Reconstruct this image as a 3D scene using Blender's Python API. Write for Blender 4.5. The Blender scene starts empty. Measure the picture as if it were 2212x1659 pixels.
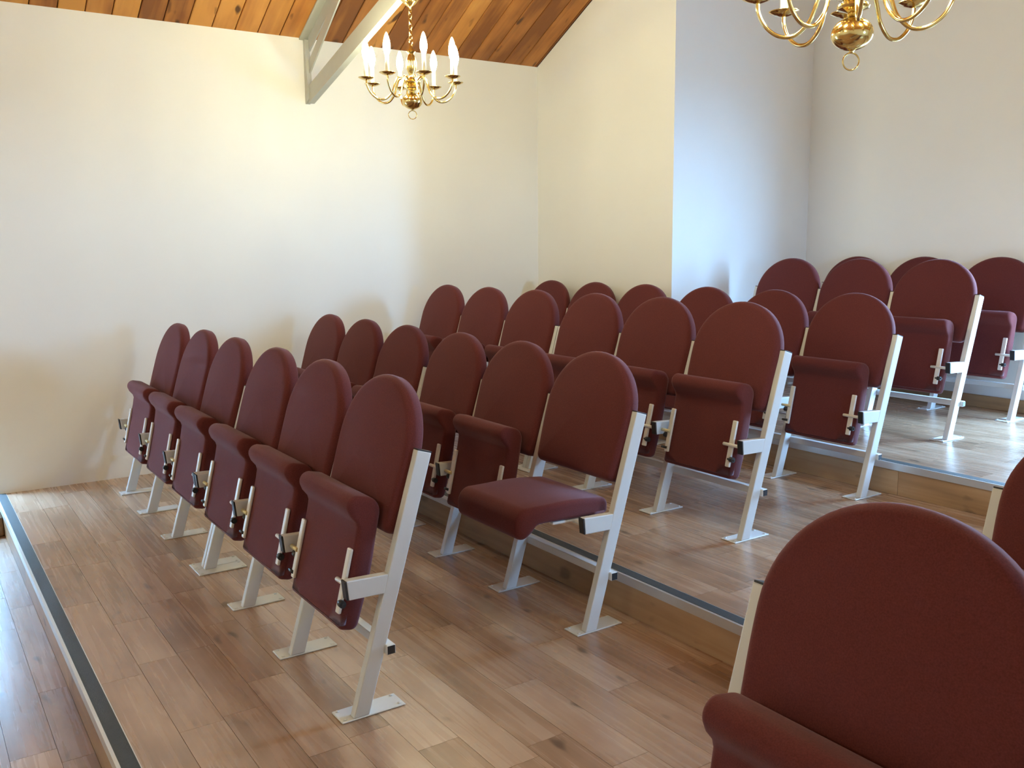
import bpy, bmesh, math, random
from mathutils import Vector, Matrix, noise as mnoise
random.seed(7)
SC = bpy.context.scene
COL = SC.collection
R = math.radians

# ------------------------------------------------------------------ camera
CAM = (6.1061, -0.4242, 1.4319); YAW, PITCH, ROLL, FPX = 56.0491, -8.5376, -0.5474, 1978.75
def make_camera():
    a, b, c = R(YAW), R(PITCH), R(ROLL)
    fw = Vector((-math.sin(a)*math.cos(b), math.cos(a)*math.cos(b), math.sin(b)))
    rt = Vector((math.cos(a), math.sin(a), 0)); up = rt.cross(fw)
    r2 = rt*math.cos(c) + up*math.sin(c); u2 = r2.cross(fw)
    m = Matrix(((r2.x, u2.x, -fw.x, CAM[0]), (r2.y, u2.y, -fw.y, CAM[1]), (r2.z, u2.z, -fw.z, CAM[2]), (0, 0, 0, 1)))
    cd = bpy.data.cameras.new('camera'); co = bpy.data.objects.new('camera', cd); COL.objects.link(co)
    co.matrix_world = m; cd.sensor_fit = 'HORIZONTAL'; cd.sensor_width = 36; cd.lens = 36*FPX/2212
    cd.clip_start = .05; SC.camera = co
make_camera()

# ------------------------------------------------------------------ world, exposure
SKY = (0.31, 0.59, 1.0); SKY_STRENGTH = 70.0
BULB_STRENGTH = 134.0
EXPOSURE = 0.72
w = bpy.data.worlds.new('sky'); SC.world = w; w.use_nodes = True
bg = w.node_tree.nodes['Background']; bg.inputs[0].default_value = (*SKY, 1); bg.inputs[1].default_value = SKY_STRENGTH
vs = SC.view_settings
vs.view_transform = 'Standard'; vs.look = 'None'; vs.gamma = 1; vs.use_curve_mapping = False; vs.exposure = EXPOSURE
SC.cycles.use_denoising = True
SC.cycles.max_bounces = 6; SC.cycles.diffuse_bounces = 4; SC.cycles.glossy_bounces = 3; SC.cycles.sample_clamp_indirect = 8.0
SC.cycles.use_adaptive_sampling = True; SC.cycles.adaptive_threshold = .05

# window openings (daylight comes from the sky through these); light portals sit in them
DOOR_BACK = (3.56, 4.20, .3211, 2.40)    # x0, x1, z0, z1: glazed door at the top of the aisle, in the back wall
WIN_LEFT = (-0.75, 0.0, -0.12, 1.15)
FILL_WIN_RIGHT = (2.50, 3.15, 1.15, 1.80)      # y0, y1, z0, z1: unseen opening added for bluish fill from the right
WIN_FRONT = []  # x0, x1, z0, z1 on the front wall
def portal(loc, rot, sx, sy):
    ld = bpy.data.lights.new('window_portal', 'AREA'); ld.shape = 'RECTANGLE'; ld.size = sx; ld.size_y = sy
    ld.cycles.is_portal = True
    lo = bpy.data.objects.new('window_portal', ld); COL.objects.link(lo); lo.location = loc; lo.rotation_euler = rot
XR, XRIDGE, YFRONT = 7.8, 3.9, -4.6
portal(((DOOR_BACK[0]+DOOR_BACK[1])/2, 5.64+.02, (DOOR_BACK[2]+DOOR_BACK[3])/2), (R(-90), 0, 0), DOOR_BACK[1]-DOOR_BACK[0], DOOR_BACK[3]-DOOR_BACK[2])
portal((-.14, (WIN_LEFT[0]+WIN_LEFT[1])/2, (WIN_LEFT[2]+WIN_LEFT[3])/2), (0, R(-90), 0), WIN_LEFT[3]-WIN_LEFT[2], WIN_LEFT[1]-WIN_LEFT[0])
portal((XR+.02, (FILL_WIN_RIGHT[0]+FILL_WIN_RIGHT[1])/2, (FILL_WIN_RIGHT[2]+FILL_WIN_RIGHT[3])/2), (0, R(90), 0), FILL_WIN_RIGHT[3]-FILL_WIN_RIGHT[2], FILL_WIN_RIGHT[1]-FILL_WIN_RIGHT[0])
for x0, x1, z0, z1 in WIN_FRONT:
    portal(((x0+x1)/2, YFRONT-.02, (z0+z1)/2), (R(90), 0, 0), x1-x0, z1-z0)

# ------------------------------------------------------------------ helpers
def mesh_of(bm, name):
    me = bpy.data.meshes.new(name); bm.normal_update(); bm.to_mesh(me); bm.free(); return me
def obj(name, me, mat=None, parent=None, loc=(0, 0, 0), rot=(0, 0, 0)):
    if isinstance(me, bmesh.types.BMesh): me = mesh_of(me, name)
    if mat is not None and not me.materials: me.materials.append(mat)
    o = bpy.data.objects.new(name, me); COL.objects.link(o)
    o.parent = parent; o.location = loc; o.rotation_euler = rot
    return o
def empty(name, loc=(0, 0, 0), rot=(0, 0, 0)):
    o = bpy.data.objects.new(name, None); COL.objects.link(o); o.location = loc; o.rotation_euler = rot
    o.empty_display_size = .1; return o
def tag(o, label, cat, group=None):
    o['label'] = label; o['category'] = cat
    if group: o['group'] = group
    return o
def struct(o, label=None):
    o['kind'] = 'structure'
    if label: o['label'] = label
    return o
def smooth(o, angle=None):
    for p in o.data.polygons: p.use_smooth = True
    if angle is not None: o.data.set_sharp_from_angle(angle=R(angle))
    return o
def box(bm, x0, x1, y0, y1, z0, z1, bev=0, seg=2):
    vs_ = [bm.verts.new(p) for p in [(x0,y0,z0),(x1,y0,z0),(x1,y1,z0),(x0,y1,z0),(x0,y0,z1),(x1,y0,z1),(x1,y1,z1),(x0,y1,z1)]]
    fs = [bm.faces.new([vs_[i] for i in f]) for f in [(0,3,2,1),(4,5,6,7),(0,1,5,4),(1,2,6,5),(2,3,7,6),(3,0,4,7)]]
    if bev:
        es = list({e for f in fs for e in f.edges})
        bmesh.ops.bevel(bm, geom=es, offset=bev, segments=seg, profile=.5, affect='EDGES')
    return bm
def prism_x(bm, pts, x0, x1, bev=0, seg=2):
    """polygon of (y,z) points extruded along x"""
    a = [bm.verts.new((x0, y, z)) for y, z in pts]; b = [bm.verts.new((x1, y, z)) for y, z in pts]
    n = len(pts); fs = [bm.faces.new(a), bm.faces.new(b[::-1])]
    for i in range(n): fs.append(bm.faces.new([a[i], b[i], b[(i+1) % n], a[(i+1) % n]][::-1]))
    bmesh.ops.recalc_face_normals(bm, faces=fs)
    if bev:
        bmesh.ops.bevel(bm, geom=list({e for f in fs for e in f.edges}), offset=bev, segments=seg, profile=.5, affect='EDGES')
    return bm
def prism_y(bm, pts, y0, y1, bev=0):
    """polygon of (x,z) points extruded along y"""
    a = [bm.verts.new((x, y0, z)) for x, z in pts]; b = [bm.verts.new((x, y1, z)) for x, z in pts]
    n = len(pts); fs = [bm.faces.new(a), bm.faces.new(b[::-1])]
    for i in range(n): fs.append(bm.faces.new([a[i], b[i], b[(i+1) % n], a[(i+1) % n]]))
    bmesh.ops.recalc_face_normals(bm, faces=fs)
    if bev:
        bmesh.ops.bevel(bm, geom=list({e for f in fs for e in f.edges}), offset=bev, segments=2, profile=.5, affect='EDGES')
    return bm
def lathe(bm, prof, n=24, cx=0, cy=0):
    rings = []
    for r, z in prof:
        if r < 1e-5: rings.append([bm.verts.new((cx, cy, z))])
        else: rings.append([bm.verts.new((cx+r*math.cos(2*math.pi*i/n), cy+r*math.sin(2*math.pi*i/n), z)) for i in range(n)])
    fs = []
    for a, b in zip(rings, rings[1:]):
        for i in range(n):
            j = (i+1) % n
            if len(a) == 1 and len(b) == 1: continue
            if len(a) == 1: fs.append(bm.faces.new((a[0], b[j], b[i])))
            elif len(b) == 1: fs.append(bm.faces.new((a[i], a[j], b[0])))
            else: fs.append(bm.faces.new((a[i], a[j], b[j], b[i])))
    bmesh.ops.recalc_face_normals(bm, faces=fs)
    return bm
def tube(bm, pts, rad, n=10, closed=False, caps=True):
    pts = [Vector(p) for p in pts]; N = len(pts); rings = []
    prev = None
    for i, p in enumerate(pts):
        if closed: t = (pts[(i+1) % N]-pts[i-1]).normalized()
        else: t = (pts[min(i+1, N-1)]-pts[max(i-1, 0)]).normalized()
        if prev is None:
            ref = Vector((0, 0, 1)) if abs(t.z) < .9 else Vector((1, 0, 0))
            u = t.cross(ref).normalized()
        else:
            u = (prev - t*prev.dot(t)).normalized()
        prev = u; v = t.cross(u)
        rr = rad[i] if isinstance(rad, (list, tuple)) else rad
        rings.append([bm.verts.new(p + u*rr*math.cos(2*math.pi*k/n) + v*rr*math.sin(2*math.pi*k/n)) for k in range(n)])
    fs = []
    for i in range(N if closed else N-1):
        a, b = rings[i], rings[(i+1) % N]
        for k in range(n): fs.append(bm.faces.new((a[k], a[(k+1) % n], b[(k+1) % n], b[k])))
    if caps and not closed:
        fs.append(bm.faces.new(rings[0])); fs.append(bm.faces.new(rings[-1]))
    bmesh.ops.recalc_face_normals(bm, faces=fs)
    return bm
def cyl_x(bm, x0, x1, y, z, r, n=14):
    return tube(bm, [(x0, y, z), (x1, y, z)], r, n)
def catmull(pts, m=8):
    P = [Vector(p) for p in pts]; P = [P[0]*2-P[1]] + P + [P[-1]*2-P[-2]]; out = []
    for i in range(1, len(P)-2):
        a, b, c, e = P[i-1], P[i], P[i+1], P[i+2]
        for k in range(m):
            t = k/m
            out.append(.5*((2*b)+(c-a)*t+(2*a-5*b+4*c-e)*t*t+(3*b-a-3*c+e)*t**3))
    out.append(P[-2]); return out

# ------------------------------------------------------------------ materials
def new_mat(name):
    m = bpy.data.materials.new(name); m.use_nodes = True
    nt = m.node_tree; return m, nt, nt.nodes['Principled BSDF']
def nd(nt, t, **kw):
    n = nt.nodes.new(t)
    for k, v in kw.items(): setattr(n, k, v)
    return n
def simple(name, col, rough=.5, metal=0, noise_amt=.0, noise_scale=40, bump=0, bump_scale=200, sheen=0, **kw):
    m, nt, b = new_mat(name); L = nt.links
    b.inputs['Base Color'].default_value = (*col, 1); b.inputs['Roughness'].default_value = rough; b.inputs['Metallic'].default_value = metal
    tc = nd(nt, 'ShaderNodeTexCoord')
    if noise_amt:
        n = nd(nt, 'ShaderNodeTexNoise'); n.inputs['Scale'].default_value = noise_scale; n.inputs['Detail'].default_value = 4
        L.new(tc.outputs['Object'], n.inputs['Vector'])
        mx = nd(nt, 'ShaderNodeMix', data_type='RGBA')
        mx.inputs['A'].default_value = (*[c*(1-noise_amt) for c in col], 1); mx.inputs['B'].default_value = (*[min(1, c*(1+noise_amt)) for c in col], 1)
        L.new(n.outputs['Fac'], mx.inputs['Factor']); L.new(mx.outputs['Result'], b.inputs['Base Color'])
    if bump:
        n2 = nd(nt, 'ShaderNodeTexNoise'); n2.inputs['Scale'].default_value = bump_scale; n2.inputs['Detail'].default_value = 3
        L.new(tc.outputs['Object'], n2.inputs['Vector'])
        bp = nd(nt, 'ShaderNodeBump'); bp.inputs['Strength'].default_value = bump; bp.inputs['Distance'].default_value = .002
        L.new(n2.outputs['Fac'], bp.inputs['Height']); L.new(bp.outputs['Normal'], b.inputs['Normal'])
    if sheen:
        b.inputs['Sheen Weight'].default_value = sheen; b.inputs['Sheen Roughness'].default_value = .5
        b.inputs['Sheen Tint'].default_value = (1, .85, .9, 1)
    return m
def wood(name, dark, mid, light, rough, along='X', grain=26, spread=.5, knots=.5, spec=.5, gw=.45, coat=0):
    """plank wood; every board differs through Object Info random"""
    m, nt, b = new_mat(name); L = nt.links
    tc = nd(nt, 'ShaderNodeTexCoord'); oi = nd(nt, 'ShaderNodeObjectInfo')
    mul = nd(nt, 'ShaderNodeMath', operation='MULTIPLY'); mul.inputs[1].default_value = 37.0; L.new(oi.outputs['Random'], mul.inputs[0])
    off = nd(nt, 'ShaderNodeCombineXYZ'); 
    for i in range(3): L.new(mul.outputs[0], off.inputs[i])
    add = nd(nt, 'ShaderNodeVectorMath', operation='ADD'); L.new(tc.outputs['Object'], add.inputs[0]); L.new(off.outputs[0], add.inputs[1])
    mp = nd(nt, 'ShaderNodeMapping')
    mp.inputs['Scale'].default_value = (1.6, grain, grain) if along == 'X' else (grain, 1.6, grain)
    L.new(add.outputs[0], mp.inputs['Vector'])
    n1 = nd(nt, 'ShaderNodeTexNoise'); n1.inputs['Scale'].default_value = 1.0; n1.inputs['Detail'].default_value = 5; n1.inputs['Distortion'].default_value = .35
    L.new(mp.outputs[0], n1.inputs['Vector'])
    mp2 = nd(nt, 'ShaderNodeMapping'); mp2.inputs['Scale'].default_value = (2.2, 6, 6) if along == 'X' else (6, 2.2, 6)
    L.new(add.outputs[0], mp2.inputs['Vector'])
    n2 = nd(nt, 'ShaderNodeTexNoise'); n2.inputs['Scale'].default_value = 1.0; n2.inputs['Detail'].default_value = 3
    L.new(mp2.outputs[0], n2.inputs['Vector'])
    cr = nd(nt, 'ShaderNodeValToRGB'); e = cr.color_ramp.elements
    e[0].position = .3; e[0].color = (*dark, 1); e[1].position = .72; e[1].color = (*light, 1)
    k = cr.color_ramp.elements.new(.5); k.color = (*mid, 1)
    mixf = nd(nt, 'ShaderNodeMath', operation='MULTIPLY_ADD'); mixf.inputs[1].default_value = gw
    L.new(n1.outputs['Fac'], mixf.inputs[0])
    s2 = nd(nt, 'ShaderNodeMath', operation='MULTIPLY'); s2.inputs[1].default_value = 1-gw; L.new(n2.outputs['Fac'], s2.inputs[0]); L.new(s2.outputs[0], mixf.inputs[2])
    rn = nd(nt, 'ShaderNodeMath', operation='MULTIPLY_ADD'); rn.inputs[1].default_value = spread*.4; rn.inputs[2].default_value = -spread*.2
    L.new(oi.outputs['Random'], rn.inputs[0])
    fin = nd(nt, 'ShaderNodeMath', operation='ADD'); L.new(mixf.outputs[0], fin.inputs[0]); L.new(rn.outputs[0], fin.inputs[1])
    L.new(fin.outputs[0], cr.inputs['Fac'])
    # knots
    mp3 = nd(nt, 'ShaderNodeMapping'); mp3.inputs['Scale'].default_value = (6.5, 15, 15) if along == 'X' else (15, 6.5, 15)
    L.new(add.outputs[0], mp3.inputs['Vector'])
    n3 = nd(nt, 'ShaderNodeTexNoise'); n3.inputs['Scale'].default_value = 1.0; n3.inputs['Detail'].default_value = 1
    L.new(mp3.outputs[0], n3.inputs['Vector'])
    kr = nd(nt, 'ShaderNodeValToRGB'); ke = kr.color_ramp.elements
    ke[0].position = .69; ke[0].color = (0, 0, 0, 1); ke[1].position = .78; ke[1].color = (knots, knots, knots, 1)
    L.new(n3.outputs['Fac'], kr.inputs['Fac'])
    mk = nd(nt, 'ShaderNodeMix', data_type='RGBA'); mk.inputs['B'].default_value = (*[c*.35 for c in dark], 1)
    L.new(kr.outputs['Color'], mk.inputs['Factor']); L.new(cr.outputs['Color'], mk.inputs['A'])
    L.new(mk.outputs['Result'], b.inputs['Base Color'])
    rr = nd(nt, 'ShaderNodeMath', operation='MULTIPLY_ADD'); rr.inputs[1].default_value = .14; rr.inputs[2].default_value = rough-.07
    L.new(n1.outputs['Fac'], rr.inputs[0]); L.new(rr.outputs[0], b.inputs['Roughness'])
    b.inputs['Specular IOR Level'].default_value = spec
    if coat: b.inputs['Coat Weight'].default_value = coat; b.inputs['Coat Roughness'].default_value = .3
    bp = nd(nt, 'ShaderNodeBump'); bp.inputs['Strength'].default_value = .12; bp.inputs['Distance'].default_value = .002
    L.new(n1.outputs['Fac'], bp.inputs['Height']); L.new(bp.outputs['Normal'], b.inputs['Normal'])
    return m
def fabric(name, col):
    m, nt, b = new_mat(name); L = nt.links
    tc = nd(nt, 'ShaderNodeTexCoord')
    n = nd(nt, 'ShaderNodeTexNoise'); n.inputs['Scale'].default_value = 320; n.inputs['Detail'].default_value = 2
    n2 = nd(nt, 'ShaderNodeTexNoise'); n2.inputs['Scale'].default_value = 9; n2.inputs['Detail'].default_value = 3
    for q in (n, n2): L.new(tc.outputs['Object'], q.inputs['Vector'])
    mx = nd(nt, 'ShaderNodeMix', data_type='RGBA')
    mx.inputs['A'].default_value = (*[c*.6 for c in col], 1); mx.inputs['B'].default_value = (*[c*1.4 for c in col], 1)
    L.new(n.outputs['Fac'], mx.inputs['Factor'])
    mx2 = nd(nt, 'ShaderNodeMix', data_type='RGBA', blend_type='MULTIPLY'); mx2.inputs['Factor'].default_value = .35
    L.new(mx.outputs['Result'], mx2.inputs['A']); L.new(n2.outputs['Color'], mx2.inputs['B'])
    hv = nd(nt, 'ShaderNodeHueSaturation'); hv.inputs['Value'].default_value = 1.2; L.new(mx.outputs['Result'], hv.inputs['Color'])
    L.new(hv.outputs['Color'], b.inputs['Base Color'])
    b.inputs['Roughness'].default_value = .9; b.inputs['Specular IOR Level'].default_value = .15
    b.inputs['Sheen Weight'].default_value = .20; b.inputs['Sheen Roughness'].default_value = .45; b.inputs['Sheen Tint'].default_value = (1, .8, .9, 1)
    bp = nd(nt, 'ShaderNodeBump'); bp.inputs['Strength'].default_value = .25; bp.inputs['Distance'].default_value = .001
    L.new(n.outputs['Fac'], bp.inputs['Height']); L.new(bp.outputs['Normal'], b.inputs['Normal'])
    return m
M = {}
M['wall'] = simple('white_wall_paint', (.87, .86, .83), .75, noise_amt=.02, noise_scale=3, bump=.15, bump_scale=60)
M['oak'] = wood('oak_floor_plank', (.265, .155, .088), (.41, .25, .15), (.53, .37, .25), .27, 'X', 48, .62, .75, .5, .30, .7)
M['oak_riser'] = wood('oak_riser_board', (.27, .15, .07), (.42, .25, .12), (.55, .36, .20), .45, 'X', 26, .5, .6)
M['pine'] = wood('stained_pine_ceiling', (.24, .077, .013), (.46, .17, .033), (.65, .285, .06), .5, 'X', 30, 1.25, .95, .4, .32)
M['subfloor'] = simple('subfloor', (.10, .065, .035), .8, noise_amt=.2)
M['fabric'] = fabric('burgundy_fabric', (.100, .0235, .0225))
M['tube'] = simple('cream_grey_powder_coat', (.66, .67, .665), .35, noise_amt=.02, noise_scale=30, bump=.05, bump_scale=400)
M['strap'] = simple('white_zinc_bar', (.78, .77, .73), .32, .1, noise_amt=.03)
M['pin'] = simple('yellow_zinc_pin', (.75, .66, .38), .35, .4, noise_amt=.05)
M['black'] = simple('black_plastic', (.018, .018, .02), .45, noise_amt=.1)
M['grip'] = simple('dark_grey_grip_strip', (.04, .045, .043), .55, noise_amt=.35, noise_scale=60, bump=.4, bump_scale=300)
M['alu'] = simple('satin_aluminium', (.72, .72, .70), .38, .75, noise_amt=.03)
M['steel'] = simple('painted_truss_steel', (.50, .50, .44), .5, noise_amt=.05, noise_scale=20)
M['brass'] = simple('polished_brass', (.86, .64, .25), .14, 1.0, noise_amt=.04, noise_scale=8)
M['candle'] = simple('cream_candle_sleeve', (.85, .82, .70), .5, noise_amt=.02)
M['white'] = simple('white_gloss_paint', (.82, .82, .80), .35, noise_amt=.02)
M['brown'] = simple('brown_wood_block', (.20, .115, .055), .5, noise_amt=.3, noise_scale=25)
M['ground'] = simple('outdoor_paving', (.35, .35, .33), .8, noise_amt=.2, noise_scale=2)
def bulb_mat():
    m, nt, b = new_mat('lit_candle_bulb')
    b.inputs['Base Color'].default_value = (1, .95, .85, 1); b.inputs['Roughness'].default_value = .2
    b.inputs['Emission Color'].default_value = (1, .97, .64, 1); b.inputs['Emission Strength'].default_value = BULB_STRENGTH
    return m
M['bulb'] = bulb_mat()
def glass_mat():
    m, nt, b = new_mat('window_glass'); L = nt.links
    tr = nd(nt, 'ShaderNodeBsdfTransparent'); tr.inputs[0].default_value = (.96, .98, .98, 1)
    gl = nd(nt, 'ShaderNodeBsdfGlossy'); gl.inputs['Roughness'].default_value = .02
    mx = nd(nt, 'ShaderNodeMixShader'); mx.inputs[0].default_value = .06
    L.new(tr.outputs[0], mx.inputs[1]); L.new(gl.outputs[0], mx.inputs[2])
    L.new(mx.outputs[0], nt.nodes['Material Output'].inputs[0]); return m
M['glass'] = glass_mat()

# ------------------------------------------------------------------ room shell
ZC, SL = 2.8277, .5177                 # ceiling height at the left wall, roof slope
YB, XC = 3.9558, 1.5463                # boxed-out corner
XI, YBK = 1.27, 5.64                   # inner corner at the back wall
H = [0.0, .1583, .3211]                # tier heights
YN = [-.018, 1.8512, 3.733]              # tier front edges
ZL = -.155                             # lower floor
ZRIDGE = ZC + SL*XRIDGE
def zc(x): return ZC + SL*(x if x <= XRIDGE else XR-x)

def slab_with_openings(bm, axis, t0, t1, a0, a1, z0, z1, holes, top=None):
    """wall slab; axis 'x': thickness along x, runs along y; rectangular holes (a0,a1,z0,z1)"""
    def b(p0, p1, q0, q1):
        if p1-p0 < 1e-4 or q1-q0 < 1e-4: return
        if axis == 'x': box(bm, t0, t1, p0, p1, q0, q1)
        else: box(bm, p0, p1, t0, t1, q0, q1)
    cur = a0
    for h0, h1, hz0, hz1 in sorted(holes):
        b(cur, h0, z0, z1); b(h0, h1, z0, hz0); b(h0, h1, hz1, z1); cur = h1
    b(cur, a1, z0, z1)
# left wall
bm = bmesh.new(); slab_with_openings(bm, 'x', -.28, 0, YFRONT-.28, YB, ZL-.1, ZC, [(WIN_LEFT[0], WIN_LEFT[1], WIN_LEFT[2], WIN_LEFT[3])])
struct(obj('wall_left', bm, M['wall']), 'plain white left wall beside the chair rows')
# boxed-out corner (warm wall facing the seats and bluish return)
bm = bmesh.new()
base = [(-.28, YB), (XC, YB), (XI, YBK+.28), (-.28, YBK+.28)]
lo = [bm.verts.new((x, y, ZL-.1)) for x, y in base]; hi = [bm.verts.new((x, y, ZC+SL*x)) for x, y in base]
bm.faces.new(lo[::-1]); bm.faces.new(hi)
for i in range(4): bm.faces.new((lo[i], lo[(i+1) % 4], hi[(i+1) % 4], hi[i]))
struct(obj('wall_corner', bm, M['wall']), 'white boxed-out wall jutting forward in the back left corner')
# back wall
bm = bmesh.new()
prism_y(bm, [(XI, ZL-.1), (DOOR_BACK[0], ZL-.1), (DOOR_BACK[0], zc(DOOR_BACK[0])), (XI, zc(XI))], YBK, YBK+.10)
prism_y(bm, [(DOOR_BACK[1], ZL-.1), (XR+.28, ZL-.1), (XR+.28, ZC), (XR, ZC), (DOOR_BACK[1], zc(DOOR_BACK[1]))], YBK, YBK+.10)
prism_y(bm, [(DOOR_BACK[0], DOOR_BACK[3]), (DOOR_BACK[1], DOOR_BACK[3]), (DOOR_BACK[1], zc(DOOR_BACK[1])), (XRIDGE, ZRIDGE), (DOOR_BACK[0], zc(DOOR_BACK[0]))], YBK, YBK+.10)
box(bm, DOOR_BACK[0], DOOR_BACK[1], YBK, YBK+.10, ZL-.1, DOOR_BACK[2]-.002)
struct(obj('wall_back', bm, M['wall']), 'white back wall behind the last chair row')
# right wall
bm = bmesh.new(); slab_with_openings(bm, 'x', XR, XR+.28, YFRONT-.28, YBK, ZL-.1, ZC, [FILL_WIN_RIGHT])
struct(obj('wall_right', bm, M['wall']))
# front wall
bm = bmesh.new(); slab_with_openings(bm, 'y', YFRONT-.28, YFRONT, 0, XR, ZL-.1, ZC, WIN_FRONT)
prism_y(bm, [(0, ZC), (XR, ZC), (XRIDGE, ZRIDGE)], YFRONT-.28, YFRONT)
struct(obj('wall_front', bm, M['wall']))
# windows
def window(n, kind, spec):
    root = empty('door_1' if kind == 'B' else 'window_%d' % n); struct(root)
    a0, a1, z0, z1 = spec
    nx = 1 if a1-a0 < 1 else 2
    def add(nm, p0, p1, q0, q1, d0, d1, mat):
        bm = bmesh.new()
        if kind == 'B': box(bm, p0, p1, YBK+d0-.10, YBK+d1-.10, q0, q1, 0)
        elif kind == 'R': box(bm, XR+d0, XR+d1, p0, p1, q0, q1, 0)
        elif kind == 'L': box(bm, -d1, -d0, p0, p1, q0, q1, 0)
        else: box(bm, p0, p1, YFRONT-d1, YFRONT-d0, q0, q1, 0)
        obj(nm, bm, mat, root)
    f = .05 if kind != 'B' else .03
    add('frame', a0, a1, z0, z0+f, .12, .18, M['white']); add('frame', a0, a1, z1-f, z1, .12, .18, M['white'])
    add('frame', a0, a0+f, z0+f, z1-f, .12, .18, M['white']); add('frame', a1-f, a1, z0+f, z1-f, .12, .18, M['white'])
    wd = (a1-a0-2*f)/nx
    for i in range(nx):
        p0 = a0+f+wd*i; p1 = p0+wd
        if i: add('mullion', p0-.02, p0+.02, z0+f, z1-f, .125, .175, M['white'])
        add('pane', p0+(.02 if i else 0), p1-(.02 if i < nx-1 else 0), z0+f, z1-f, .148, .152, M['glass'])
window(1, 'L', WIN_LEFT); window(2, 'R', FILL_WIN_RIGHT); window(0, 'B', DOOR_BACK)  # the right-wall window is added as blue fill
for i, s in enumerate(WIN_FRONT): window(3+i, 'F', s)
# ground outside
bm = bmesh.new(); box(bm, -30, 38, -30, 34, -.75, -.7); struct(obj('ground', bm, M['ground']))

bm = bmesh.new(); box(bm, -2.6, -2.35, -5, 4, -.7, 2.6); struct(obj('glare_blocker_wall', bm, M['ground']), 'added unseen wall dimming the sky glare through the left window')  # blocker added outside to cut sky glare on the lower floor

# ceiling: sloped boards on the left slope, plain slabs above
ang = math.atan(SL); ca, sa = math.cos(ang), math.sin(ang)
LEN = (XRIDGE+.28)/ca
bm = bmesh.new()
prism_y(bm, [(-.28, ZC-SL*.28+.03), (XRIDGE, ZRIDGE+.03), (XR+.28, ZC-SL*.28+.03), (XR+.28, ZC+.25), (XRIDGE, ZRIDGE+.25), (-.28, ZC+.25)], YFRONT-.28, YBK+.28)
M['groove_shade'] = simple('dark_groove_shade', (.03, .02, .015), .9, noise_amt=.2)  # slab coloured dark to stand in for shadow lines between the boards
ceil = struct(obj('ceiling', bm, M['groove_shade']), 'sloping stained pine board ceiling')
bw = .1483; y = 1.119 - bw*26; k = 0
def board_mesh(wd, name='ceiling_board'):
    bm = bmesh.new(); box(bm, 0, LEN, 0, wd-.0055, 0, .018, .004, 1); return mesh_of(bm, name)
std = board_mesh(bw)
while y < YB-.01:
    wd = min(bw, YB-y)
    me = std if abs(wd-bw) < 1e-4 else board_mesh(wd)
    if y > YFRONT:
        obj('ceiling_board', me, M['pine'], ceil, (-.28, y+.00175, ZC-SL*.28 + .0), (0, -ang, 0))
    y += bw
# plain lining for the other slope and the recess at the back
bm = bmesh.new(); box(bm, 0, LEN, YFRONT, YBK, 0, .016)
obj('lining', bm, M['pine'], ceil, (XR+.28, YFRONT+YBK, ZC-SL*.28), (0, -ang, math.pi))
bm = bmesh.new(); box(bm, (XI+.28)/ca, LEN, YB+.001, YBK, 0, .016)
obj('lining', bm, M['pine'], ceil, (-.28, 0, ZC-SL*.28), (0, -ang, 0))

# floors: planks laid along the rows
PW = .135; TH = .014
lens = [.42, .55, .68, .80, .95, 1.15]
plank_cache = {}
def plank_mesh(L, wd):
    key = (round(L, 3), round(wd, 3))
    if key not in plank_cache:
        bm = bmesh.new(); box(bm, 0, L-.0012, 0, wd-.0012, -TH, 0); plank_cache[key] = mesh_of(bm, 'plank')
    return plank_cache[key]
def lay_planks(parent, x0, x1, y0, y1, z, ystart, xfun=None):
    y = ystart
    while y < y1-1e-4:
        wd = min(PW, y1-y); xa = x0 if xfun is None else xfun(y, y+wd)
        x = xa; first = True
        while x < x1-1e-4:
            L = random.choice(lens)
            if first: L = random.choice([.2, .35, .5, .75, 1.0]); first = False
            if x+L > x1-.15: L = x1-x
            obj('plank', plank_mesh(L, wd), M['oak'], parent, (x+.0004, y+.0004, z-random.uniform(0, .0003)))
            x += L
        y += PW
def floor_obj(x0, x1, y0, y1, z0, z1, label, poly=None):
    bm = bmesh.new(); box(bm, x0, x1, y0, y1, z0, z1); return struct(obj('floor', bm, M['subfloor']), label)
NW = .054       # nosing depth
fl0 = floor_obj(0, XR, YFRONT, YN[0]+.016, ZL-.1, ZL-TH, 'lower oak plank floor in front of the first step')
lay_planks(fl0, 0, XR, 0, YN[0], ZL, -.115-PW*9)
bm = bmesh.new(); box(bm, 0, XR, YFRONT, -.115-PW*9, -TH, 0); obj('board_field', bm, M['oak'], fl0, (0, 0, ZL))
fl1 = floor_obj(0, XR, YN[0]+.016, YN[1]+.02, ZL-.1, H[0]-TH, 'oak plank floor of the lowest tier')
lay_planks(fl1, 0, XR, YN[0]+NW, YN[1]+.016, H[0], YN[0]+NW)
fl2 = floor_obj(0, XR, YN[1]+.016, YN[2]+.02, ZL-.1, H[1]-TH, 'oak plank floor of the middle tier')
lay_planks(fl2, 0, XR, YN[1]+NW, YN[2]+.016, H[1], YN[1]+NW)
bm = bmesh.new()
a = [bm.verts.new((x, y, ZL-.1)) for x, y in [(0, YN[2]+.016), (XR, YN[2]+.016), (XR, YBK), (XI, YBK), (XC, YB), (0, YB)]]
b = [bm.verts.new((v.co.x, v.co.y, H[2]-TH)) for v in a]
bm.faces.new(a[::-1]); bm.faces.new(b)
for i in range(6): bm.faces.new((a[i], a[(i+1) % 6], b[(i+1) % 6], b[i]))
fl3 = struct(obj('floor', bm, M['subfloor']), 'oak plank floor of the highest tier')
def xleft(ya, yb):
    if yb <= YB+.02: return 0.0
    t = (ya-YB)/(YBK-YB); return XC + (XI-XC)*max(0, t) + .002
lay_planks(fl3, 0, XR, YN[2]+NW, YBK, H[2], YN[2]+NW, xleft)
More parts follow.
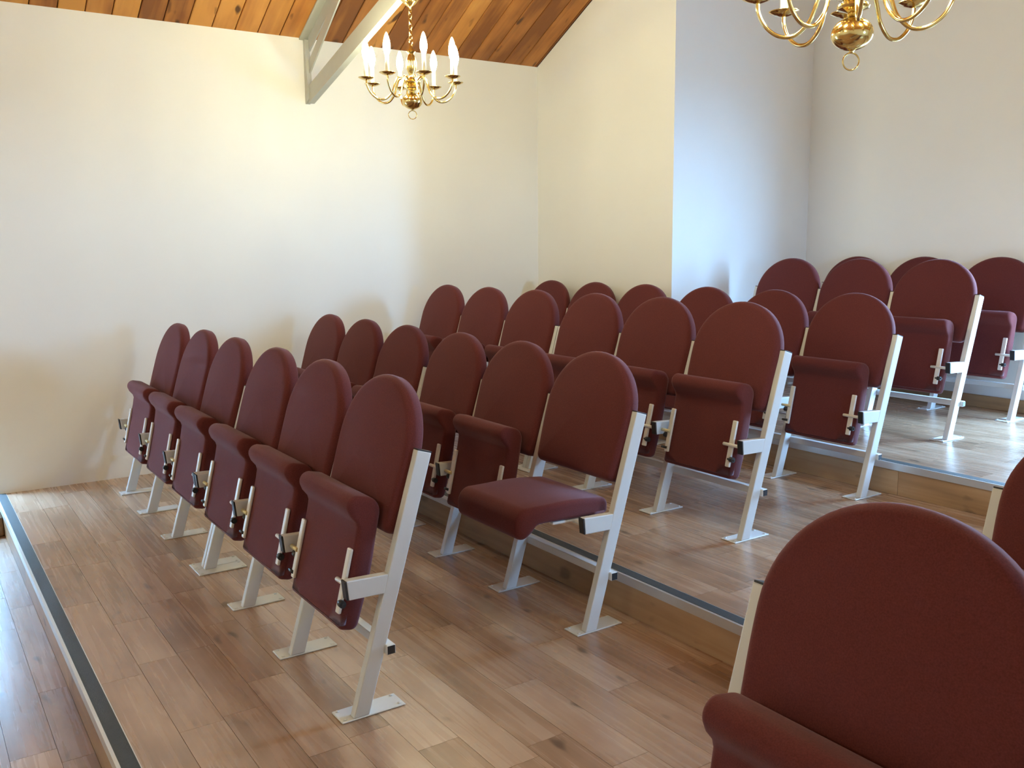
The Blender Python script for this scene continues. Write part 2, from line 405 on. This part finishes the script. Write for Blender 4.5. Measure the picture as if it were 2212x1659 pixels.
# risers
for par, yn, z0, z1 in ((fl1, YN[0], ZL, H[0]-TH), (fl2, YN[1], H[0], H[1]-TH), (fl3, YN[2], H[1], H[2]-TH)):
    cuts = [0, 1.35, 3.3 if par is fl2 else 2.6, 5.2, XR] if par is not fl3 else [0, 1.9, 3.44, 5.6, XR]
    for x0, x1 in zip(cuts, cuts[1:]):
        bm = bmesh.new(); box(bm, 0, x1-x0-.0015, 0, .016, z0, z1, .001, 1)
        obj('riser_board', bm, M['oak_riser'], par, (x0, yn, 0))
# step nosings: dark grip strip in an aluminium edge
for i, (yn, h) in enumerate(zip(YN, H)):
    t = empty('trim_%d' % (i+1), (0, yn, h)); struct(t, ['dark grip strip with metal lip along the first step edge', 'dark grip strip with metal lip along the second step edge', 'dark grip strip with metal lip along the third step edge'][i])
    bm = bmesh.new(); box(bm, .002, XR-.002, .005, NW-.003, -.004, .0022, .0008, 1); obj('grip_strip', bm, M['grip'], t)
    bm = bmesh.new(); prism_x(bm, [(-.006, .0012), (.0048, .0012), (.0048, -.006), (0, -.006), (0, -.034), (-.006, -.034)], .002, XR-.002)
    box(bm, .002, XR-.002, NW-.003, NW, -.004, .0014)
    obj('metal_edge', bm, M['alu'], t)
# skirting along the back wall
bm = bmesh.new(); box(bm, XI+.02, DOOR_BACK[0], YBK-.016, YBK, H[2], H[2]+.085, .003, 1); box(bm, DOOR_BACK[1], XR, YBK-.016, YBK, H[2], H[2]+.085, .003, 1)
struct(obj('baseboard_back', bm, M['oak_riser']), 'low wooden skirting board under the back wall')
# slim trunking in the inner corner
dx, dy = XI-XC, YBK-YB; ll = math.hypot(dx, dy); ux, uy = dx/ll, dy/ll
bm = bmesh.new(); box(bm, 0, .022, -.05, -.002, H[2], zc(XI)-.03, .003, 1)
struct(obj('trim_4', bm, M['white'], None, (XI, YBK, 0), (0, 0, math.atan2(-ux, uy))), 'slim white trunking running up the inner wall corner')

# ------------------------------------------------------------------ steel roof truss
tr = empty('roof_truss', (0, 2.04, ZC)); tag(tr, 'grey painted steel roof truss against the wall and pine ceiling', 'truss')
def tpart(name, bm):
    o = obj(name, bm, M['steel'], tr, (0, -2.04, -ZC)); return o
def mirror(pts): return [(XR-x, z) for x, z in pts]
def run(x0, x1, z0, s, d):   # bar running along slope s from (x0,z0) top edge, vertical depth d
    return [(x0, z0), (x1, z0+s*(x1-x0)), (x1, z0+s*(x1-x0)-d), (x0, z0-d)]
for side in (0, 1):
    f = (lambda p: p) if side == 0 else mirror
    bm = bmesh.new(); prism_y(bm, f(run(.001, XRIDGE, ZC-.001, SL, .012)), 1.992, 2.056); tpart('rafter_flange', bm)
    bm = bmesh.new(); prism_y(bm, f(run(.03, XRIDGE, ZC-.012+.03*SL, SL, .092)), 2.046, 2.056); tpart('rafter_web', bm)
    bm = bmesh.new(); prism_y(bm, f(run(.03, .95, 2.672, .685, .085)), 2.040, 2.050); tpart('strut', bm)
    bm = bmesh.new(); prism_y(bm, f(run(.03, XRIDGE, 2.514, .2835, .112)), 2.030, 2.040); tpart('tie_beam', bm)
    bm = bmesh.new(); prism_y(bm, f(run(.03, XRIDGE, 2.514-.100, .2835, .012)), 2.040, 2.072); tpart('tie_flange', bm)
    bm = bmesh.new(); prism_y(bm, f([(.0, ZC-.013), (.03, ZC-.013), (.055, 2.425), (.0, 2.40)]), 2.020, 2.052); tpart('wall_plate', bm)
bm = bmesh.new(); box(bm, XRIDGE-.05, XRIDGE+.05, 2.03, 2.05, 3.60, ZRIDGE-.05); tpart('king_post', bm)

# ------------------------------------------------------------------ chandeliers
RX = Matrix.Rotation
def chandelier(loc, ztop, label, stem=0.0, spin=0.0):
    """origin at the centre of the ball"""
    root = empty('chandelier', loc); tag(root, label, 'chandelier', 'brass candle chandeliers')
    # ball, neck, discs, baluster
    prof = [(0, -.053), (.005, -.052), (.007, -.049), (.006, -.046), (.012, -.0445)] + [(.055*math.sin(R(a_)), -.002-.0435*math.cos(R(a_))) for a_ in range(20, 162, 6)] + [(.015, .042), (.014, .052)]
    bm = bmesh.new(); lathe(bm, prof, 40); smooth(obj('ball', bm, M['brass'], root))
    prof = [(.014, .052), (.022, .056), (.040, .062), (.043, .068), (.040, .074), (.024, .080), (.030, .088), (.046, .092), (.048, .098), (.044, .104), (.026, .110)]
    bm = bmesh.new(); lathe(bm, prof, 36); smooth(obj('arm_hub', bm, M['brass'], root), 40)
    prof = [(.026, .110), (.015, .122), (.013, .135), (.020, .150), (.028, .175), (.029, .200), (.022, .228), (.014, .245), (.018, .252), (.024, .258), (.018, .266), (.010, .274), (.009, .290), (.0, .292)]
    bm = bmesh.new(); lathe(bm, prof, 28); smooth(obj('baluster', bm, M['brass'], root), 50)
    # bottom ring
    bm = bmesh.new(); tube(bm, [(.0225*math.cos(a_), 0, -.0735+.0225*math.sin(a_)) for a_ in [2*math.pi*i/28 for i in range(28)]], .0022, 8, closed=True)
    smooth(obj('bottom_ring', bm, M['brass'], root, rot=(0, 0, R(60))))
    # arms
    path = [(.030, 0, .098), (.052, 0, .122), (.078, 0, .118), (.094, 0, .085), (.112, 0, .038), (.148, 0, .004), (.190, 0, .004), (.226, 0, .030), (.246, 0, .066), (.250, 0, .098)]
    bm = bmesh.new(); tube(bm, catmull(path, 6), .0055, 10)
    # small scroll on the arm
    bm2 = bmesh.new(); lathe(bm2, [(0, .094), (.010, .095), (.026, .100), (.042, .108), (.043, .110), (.026, .104), (.012, .106), (.011, .112)], 24)
    bm3 = bmesh.new(); lathe(bm3, [(.0, .106), (.0105, .108), (.0105, .196), (.0, .198)], 16)
    bm4 = bmesh.new(); lathe(bm4, [(.0, .196), (.009, .197), (.013, .207), (.0185, .228), (.0195, .245), (.0165, .266), (.011, .288), (.005, .304), (.0, .310)], 18)
    mes = [mesh_of(q, n_) for q, n_ in ((bm, 'arm'), (bm2, 'drip_pan'), (bm3, 'candle_sleeve'), (bm4, 'bulb'))]
    for me in mes:
        for p in me.polygons: p.use_smooth = True
    for i in range(8):
        a_ = spin + i*math.pi/4
        arm = obj('arm', mes[0], M['brass'], root, rot=(0, 0, a_))
        obj('drip_pan', mes[1], M['brass'], arm, (.25, 0, 0)); obj('candle_sleeve', mes[2], M['candle'], arm, (.25, 0, 0))
        obj('bulb', mes[3], M['bulb'], arm, (.25, 0, 0))
    # chain
    z = .288; i = 0; top = ztop-loc[2]-.055
    lm = bmesh.new(); pts = []
    for k_ in range(20):
        a_ = 2*math.pi*k_/20; pts.append((.010*math.cos(a_), 0, .017*math.sin(a_)+.017))
    tube(lm, pts, .0032, 6, closed=True); lme = mesh_of(lm, 'chain_link')
    for p in lme.polygons: p.use_smooth = True
    rm = bmesh.new(); tube(rm, [(.018*math.cos(2*math.pi*k_/20), 0, .018*math.sin(2*math.pi*k_/20)+.018) for k_ in range(20)], .003, 6, closed=True)
    smooth(obj('top_ring', rm, M['brass'], root, (0, 0, z))); z += .031
    while z < top+.01:
        obj('chain_link', lme, M['brass'], root, (0, 0, z), (0, 0, math.pi/2*(i % 2)+.4)); z += .0275; i += 1
    bm = bmesh.new(); zt = ztop-loc[2]
    lathe(bm, [(0, zt-.062), (.006, zt-.062), (.010, zt-.050), (.030, zt-.035), (.050, zt-.014), (.054, zt-.004), (.054, zt), (0, zt)], 28)
    smooth(obj('ceiling_rose', bm, M['brass'], root), 50)
    if stem:
        bm = bmesh.new(); tube(bm, [(0, 0, zt), (0, 0, zt+stem)], .008, 10); smooth(obj('hanging_stem', bm, M['brass'], root), 40)
    return root
chandelier((1.520, 2.025, 2.222), 2.760, 'eight-arm brass candle chandelier hanging in front of the left wall', stem=.075, spin=R(32))
chandelier((4.475, 1.795, 1.994), zc(4.475)-.005, 'eight-arm brass candle chandelier cut off by the top edge at right', spin=R(41))
chandelier((1.545, -2.30, 2.222), zc(1.545)-.005, 'unseen eight-arm brass chandelier added for warm front light, left of the camera', spin=R(9))  # out of view, put in to warm the seat fronts
chandelier((4.475, -2.50, 2.222), zc(4.475)-.005, 'unseen eight-arm brass chandelier added for warm front light, behind the camera', spin=R(20))  # second unseen lamp put in for warm light from the front

# ------------------------------------------------------------------ tip-up chairs
P = .535; HW = .2825         # seat pitch, half width to the outer face of the right leg
LEAN = math.atan(.2448/.8184); CL, SLN = math.cos(LEAN), math.sin(LEAN)
def leg_front(z): return .2448/.8184*z
def build_chair_meshes():
    m = {}
    bm = bmesh.new()
    prism_x(bm, [(leg_front(.006), .006), (leg_front(.006)+.052, .006), (leg_front(.803)+.052, .800), (leg_front(.815), .815)], -.03, 0, .003, 2)
    m['leg'] = mesh_of(bm, 'leg')
    bm = bmesh.new()
    prism_x(bm, [(.2440, .8145), (.2935, .7995), (.2947, .8035), (.2452, .8185)], -.0285, -.0015, .0012, 1)
    m['cap'] = mesh_of(bm, 'end_cap')
    bm = bmesh.new(); box(bm, -.083, .001, -.037, .178, 0, .006, .002, 1)
    for x in (-.072, -.012):
        for y in (-.022, .162): lathe(bm, [(.006, .006), (.006, .0085), (.003, .0095), (0, .0095)], 8, x, y)
    m['foot'] = mesh_of(bm, 'foot_plate')
    bm = bmesh.new(); box(bm, -.031, .053, -.037, .178, 0, .006, .002, 1)
    for x in (-.019, .041):
        for y in (-.022, .162): lathe(bm, [(.006, .006), (.006, .0085), (.003, .0095), (0, .0095)], 8, x, y)
    m['footl'] = mesh_of(bm, 'foot_plate')
    bm = bmesh.new()
    prism_x(bm, [(-.006, .447), (leg_front(.43)+.004, .4415), (leg_front(.383)+.004, .3825), (.000, .386)], -.03, 0, .003, 2)
    m['arm'] = mesh_of(bm, 'seat_bracket')
    bm = bmesh.new(); prism_x(bm, [(-.0125, .4465), (-.0055, .4470), (.0005, .386), (-.0065, .3865)], -.0295, -.0005, .0015, 1)
    m['armcap'] = mesh_of(bm, 'bracket_cap')
    for nm, ext in (('rail', 0), ('railx', .014)):
        bm = bmesh.new(); prism_x(bm, [(.112, .188), (.142, .188), (.142, .219), (.112, .219)], -HW+.0, HW+ext, .0025, 1); m[nm] = mesh_of(bm, 'rail')
    bm = bmesh.new(); prism_x(bm, [(.1145, .1905), (.1395, .1905), (.1395, .2165), (.1145, .2165)], HW+.0135, HW+.0155); m['plug'] = mesh_of(bm, 'rail_plug')
    # backrest: coordinates (x, n, l): l up along the lean, n backwards
    l0, lm_, top = .548/CL, .785/CL, 1.014/CL
    out = []
    NS = 10
    for i in range(6): out.append((-.215+.43*i/5, l0))
    rc = .03
    for i in range(1, 5):
        a = math.pi/2*i/5; out.append((.215+rc*math.sin(a), l0+rc-rc*math.cos(a)))
    for i in range(NS+1):
        t = i/NS; out.append((.245+.012*math.sin(math.pi/2*t), l0+rc+(lm_-l0-rc)*t))
    NA = 30
    for i in range(1, NA):
        a = math.pi*i/NA; c, s = math.cos(a), math.sin(a); e = 2/2.04
        out.append((.257*math.copysign(abs(c)**e, c), lm_+(top-lm_)*abs(s)**e))
    for i in range(NS+1):
        t = 1-i/NS; out.append((-.245-.012*math.sin(math.pi/2*t), l0+rc+(lm_-l0-rc)*t))
    for i in range(1, 5):
        a = math.pi/2*(1-i/5); out.append((-.215-rc*math.sin(a), l0+rc-rc*math.cos(a)))
    N = len(out); C = (0, .80/CL)
    # loop offset: pull inward by d along the local normal
    def inset(d):
        res = []
        for i in range(N):
            p, q = Vector(out[i-1]), Vector(out[(i+1) % N]); t = (q-p).normalized(); nrm = Vector((-t.y, t.x))
            o_ = Vector(out[i]); res.append((o_.x+nrm.x*d, o_.y+nrm.y*d))
        return res
    r, nf, nb = .026, -.022, .036
    rings = []
    def scaled(loop, k): return [(C[0]+(x-C[0])*k, C[1]+(l-C[1])*k) for x, l in loop]
    for k in (.12, .35, .6, .8, .93):     # domed front
        rings.append((scaled(inset(r), k), nf-.010*math.cos(math.pi/2*k)))
    for i in range(6):
        a = math.pi/2*i/5; rings.append((inset(r*(1-math.sin(a))), nf+r*(1-math.cos(a))))
    for i in range(1, 5):
        a = math.pi/2*i/4; rings.append((inset(.016*(1-math.cos(a))), nb-.016+.016*math.sin(a)))
    rings.append((scaled(inset(.016), .6), nb)); rings.append((scaled(inset(.016), .15), nb))
    bm = bmesh.new(); vr = []
    for loop, n in rings:
        vr.append([bm.verts.new((x, l*SLN+n*CL, l*CL-n*SLN)) for x, l in loop])
    for a, b in zip(vr, vr[1:]):
        for i in range(N): bm.faces.new((a[i], a[(i+1) % N], b[(i+1) % N], b[i]))
    bm.faces.new(vr[0]); bm.faces.new(vr[-1]); bmesh.ops.recalc_face_normals(bm, faces=bm.faces)
    m['back'] = mesh_of(bm, 'backrest')
    # seat: open pose, origin at the pivot; profile of (y,z, mid_y, mid_z)
    pr = []
    def arc(cy, cz, r_, a0, a1, n, my, mz):
        for i in range(n+1):
            a = R(a0+(a1-a0)*i/n); pr.append((cy+r_*math.cos(a), cz+r_*math.sin(a), my, mz))
    pr.append((-.135, .014, -.13, .045))
    for i in range(1, 6): pr.append((-.135+.27*i/5, .014, -.13+.25*i/5, .045))
    arc(.133, .029, .015, -90, 0, 4, .12, .047)
    arc(.122, .052, .026, 0, 90, 5, .12, .047)
    for i in range(1, 6): pr.append((.12-.31*i/6, .078+.009*math.sin(math.pi*i/6), .12-.29*i/6, .047))
    arc(-.222, .028, .052, 95, 180, 7, -.225, .025)
    arc(-.241, -.002, .033, 190, 300, 7, -.225, .020)
    pr.append((-.207, -.018, -.207, .025)); pr.append((-.190, .004, -.187, .035)); pr.append((-.175, .012, -.17, .04))
    W2 = .212; bm = bmesh.new(); vr = []
    xs = [(-W2+.02*(1-math.cos(R(90*i/5))) , 1-(1-math.sin(R(90*i/5)))*.5) for i in range(6)]
    xs += [(x, 1.0) for x in (-.12, -.04, .04, .12)]
    xs += [(-x, k) for x, k in reversed(xs[:6])]
    for x, k in xs:
        vr.append([bm.verts.new((x, my+(y-my)*k, mz+(z-mz)*k)) for y, z, my, mz in pr])
    n = len(pr)
    for a, b in zip(vr, vr[1:]):
        for i in range(n): bm.faces.new((a[i], a[(i+1) % n], b[(i+1) % n], b[i]))
    bm.faces.new(vr[0]); bm.faces.new(vr[-1]); bmesh.ops.recalc_face_normals(bm, faces=bm.faces)
    m['seat'] = mesh_of(bm, 'seat')
    for me in (m['back'], m['seat']):
        for p in me.polygons: p.use_smooth = True
    bm = bmesh.new(); box(bm, -.013, .013, -.108, .097, .002, .0135, .004, 2); m['strap'] = mesh_of(bm, 'strap')
    bm = bmesh.new(); cyl_x(bm, -.040, .050, 0, .002, .0075, 12); m['pin'] = mesh_of(bm, 'pivot_pin')
    bm = bmesh.new(); cyl_x(bm, -.006, .050, 0, .002, .0075, 12); m['pinl'] = mesh_of(bm, 'pivot_pin')
    bm = bmesh.new(); cyl_x(bm, .010, .034, .020, -.004, .0125, 12); cyl_x(bm, -.004, .030, .078, .006, .006, 8); m['stopl'] = mesh_of(bm, 'rubber_stop')
    bm = bmesh.new(); cyl_x(bm, .010, .030, .062, .004, .0115, 12); cyl_x(bm, -.004, .036, .062, .004, .005, 8); m['stop'] = mesh_of(bm, 'rubber_stop')
    for k in ('pin', 'stop', 'pinl', 'stopl'):
        for p in m[k].polygons: p.use_smooth = len(p.vertices) == 4
    return m
CM = build_chair_meshes()
PIV = (.017, .412)
def leg(root, x, left=False):
    l = obj('leg', CM['leg'], M['tube'], root, (x, 0, 0))
    obj('foot_plate', CM['footl' if left else 'foot'], M['tube'], l); obj('end_cap', CM['cap'], M['black'], l)
    a = obj('seat_bracket', CM['arm'], M['tube'], root, (x, 0, 0)); obj('bracket_cap', CM['armcap'], M['black'], a)
def chair(x, y, z, label, group, left_leg=False, end=False, fold=103.7, right_leg=True):
    root = empty('tip_up_chair', (x, y, z)); tag(root, label, 'chair', group)
    if right_leg: leg(root, HW)
    if left_leg: leg(root, -HW+.03, True)
    r = obj('rail', CM['railx' if end else 'rail'], M['tube'], root)
    if end: obj('rail_plug', CM['plug'], M['black'], r)
    obj('backrest', CM['back'], M['fabric'], root)
    s = obj('seat', CM['seat'], M['fabric'], root, (0, *PIV), (R(-fold), 0, 0))
    for sg in (1, -1):
        obj('strap', CM['strap'], M['strap'], s, (.190*sg, 0, 0))
        ro = (0, 0, 0) if sg == 1 else (0, math.pi, 0)
        p = obj('pivot_pin', CM['pin' if sg > 0 else 'pinl'], M['pin' if sg < 0 else 'strap'], s, (.190*sg, 0, 0 if sg == 1 else .004), ro)
        p = obj('rubber_stop', CM['stop' if sg > 0 else 'stopl'], M['black'], s, (.190*sg, 0, 0 if sg == 1 else .008), ro)
    return root
ROWN = ['front row', 'second row', 'third row', 'fourth row', 'fifth row', 'last row']
ORD = ['first', 'second', 'third', 'fourth', 'fifth', 'sixth']
ROWS = [(3.658, .6285, 0, 2), (3.5715, 1.6013, 0, 2), (3.4956, 2.5188, 1, 2), (3.3797, 3.5116, 1, 2), (3.2785, 4.4306, 2, 1), (3.19, 5.28, 2, 1)]
for ri, (xe, yr, t, nm) in enumerate(ROWS):
    for mod in range(nm):
        xr = xe - mod*(3*P+.03+.005)
        for i in range(3):
            n = nm*3 - (mod*3+i)        # counted from the wall side
            fold = 103.7+random.uniform(-1.6, .6)
            if ri == 1 and mod == 0 and i == 0:
                lab = 'burgundy chair with its seat down, at the aisle end of the second row'; fold = 2
            elif nm == 2:
                lab = 'burgundy tip-up chair, seat folded, %s from the left wall in the %s' % (ORD[n-1], ROWN[ri])
            else:
                lab = 'burgundy tip-up chair, seat folded, %s of three in the %s' % (['leftmost', 'middle', 'rightmost'][n-1], ROWN[ri])
            chair(xr-HW-P*i, yr, H[t], lab, 'burgundy chairs in the '+ROWN[ri], left_leg=(i == 2), end=(i == 0 and mod == 0), fold=fold)
# block across the aisle (bottom right)
for ri, (x0, yr, lab) in enumerate([(5.007, .605, ['large burgundy chair in the near foreground at bottom right', 'second burgundy chair from the aisle in the near right block, front row', 'third burgundy chair from the aisle in the near right block, front row']),
                                    (4.91, 1.606, ['burgundy chair cut off at the right edge behind the foreground chair', 'second burgundy chair from the aisle in the right block, second row', 'third burgundy chair from the aisle in the right block, second row'])]):
    for i in range(3):
        chair(x0+HW+P*i, yr, 0, lab[i], 'burgundy chairs across the aisle', left_leg=(i == 0), end=False, fold=(102 if ri == 0 and i == 0 else 102.5))

# small wooden block on the lower floor at the left edge
t = empty('wooden_block', (.24, -.082, ZL)); tag(t, 'small brown wooden block on the lower floor at the left edge', 'block')
bm = bmesh.new(); prism_y(bm, [(-.16, 0), (.14, 0), (.14, .06), (.11, .105), (-.10, .125), (-.16, .11)], -.05, .062, .012); obj('body', bm, M['brown'], t)
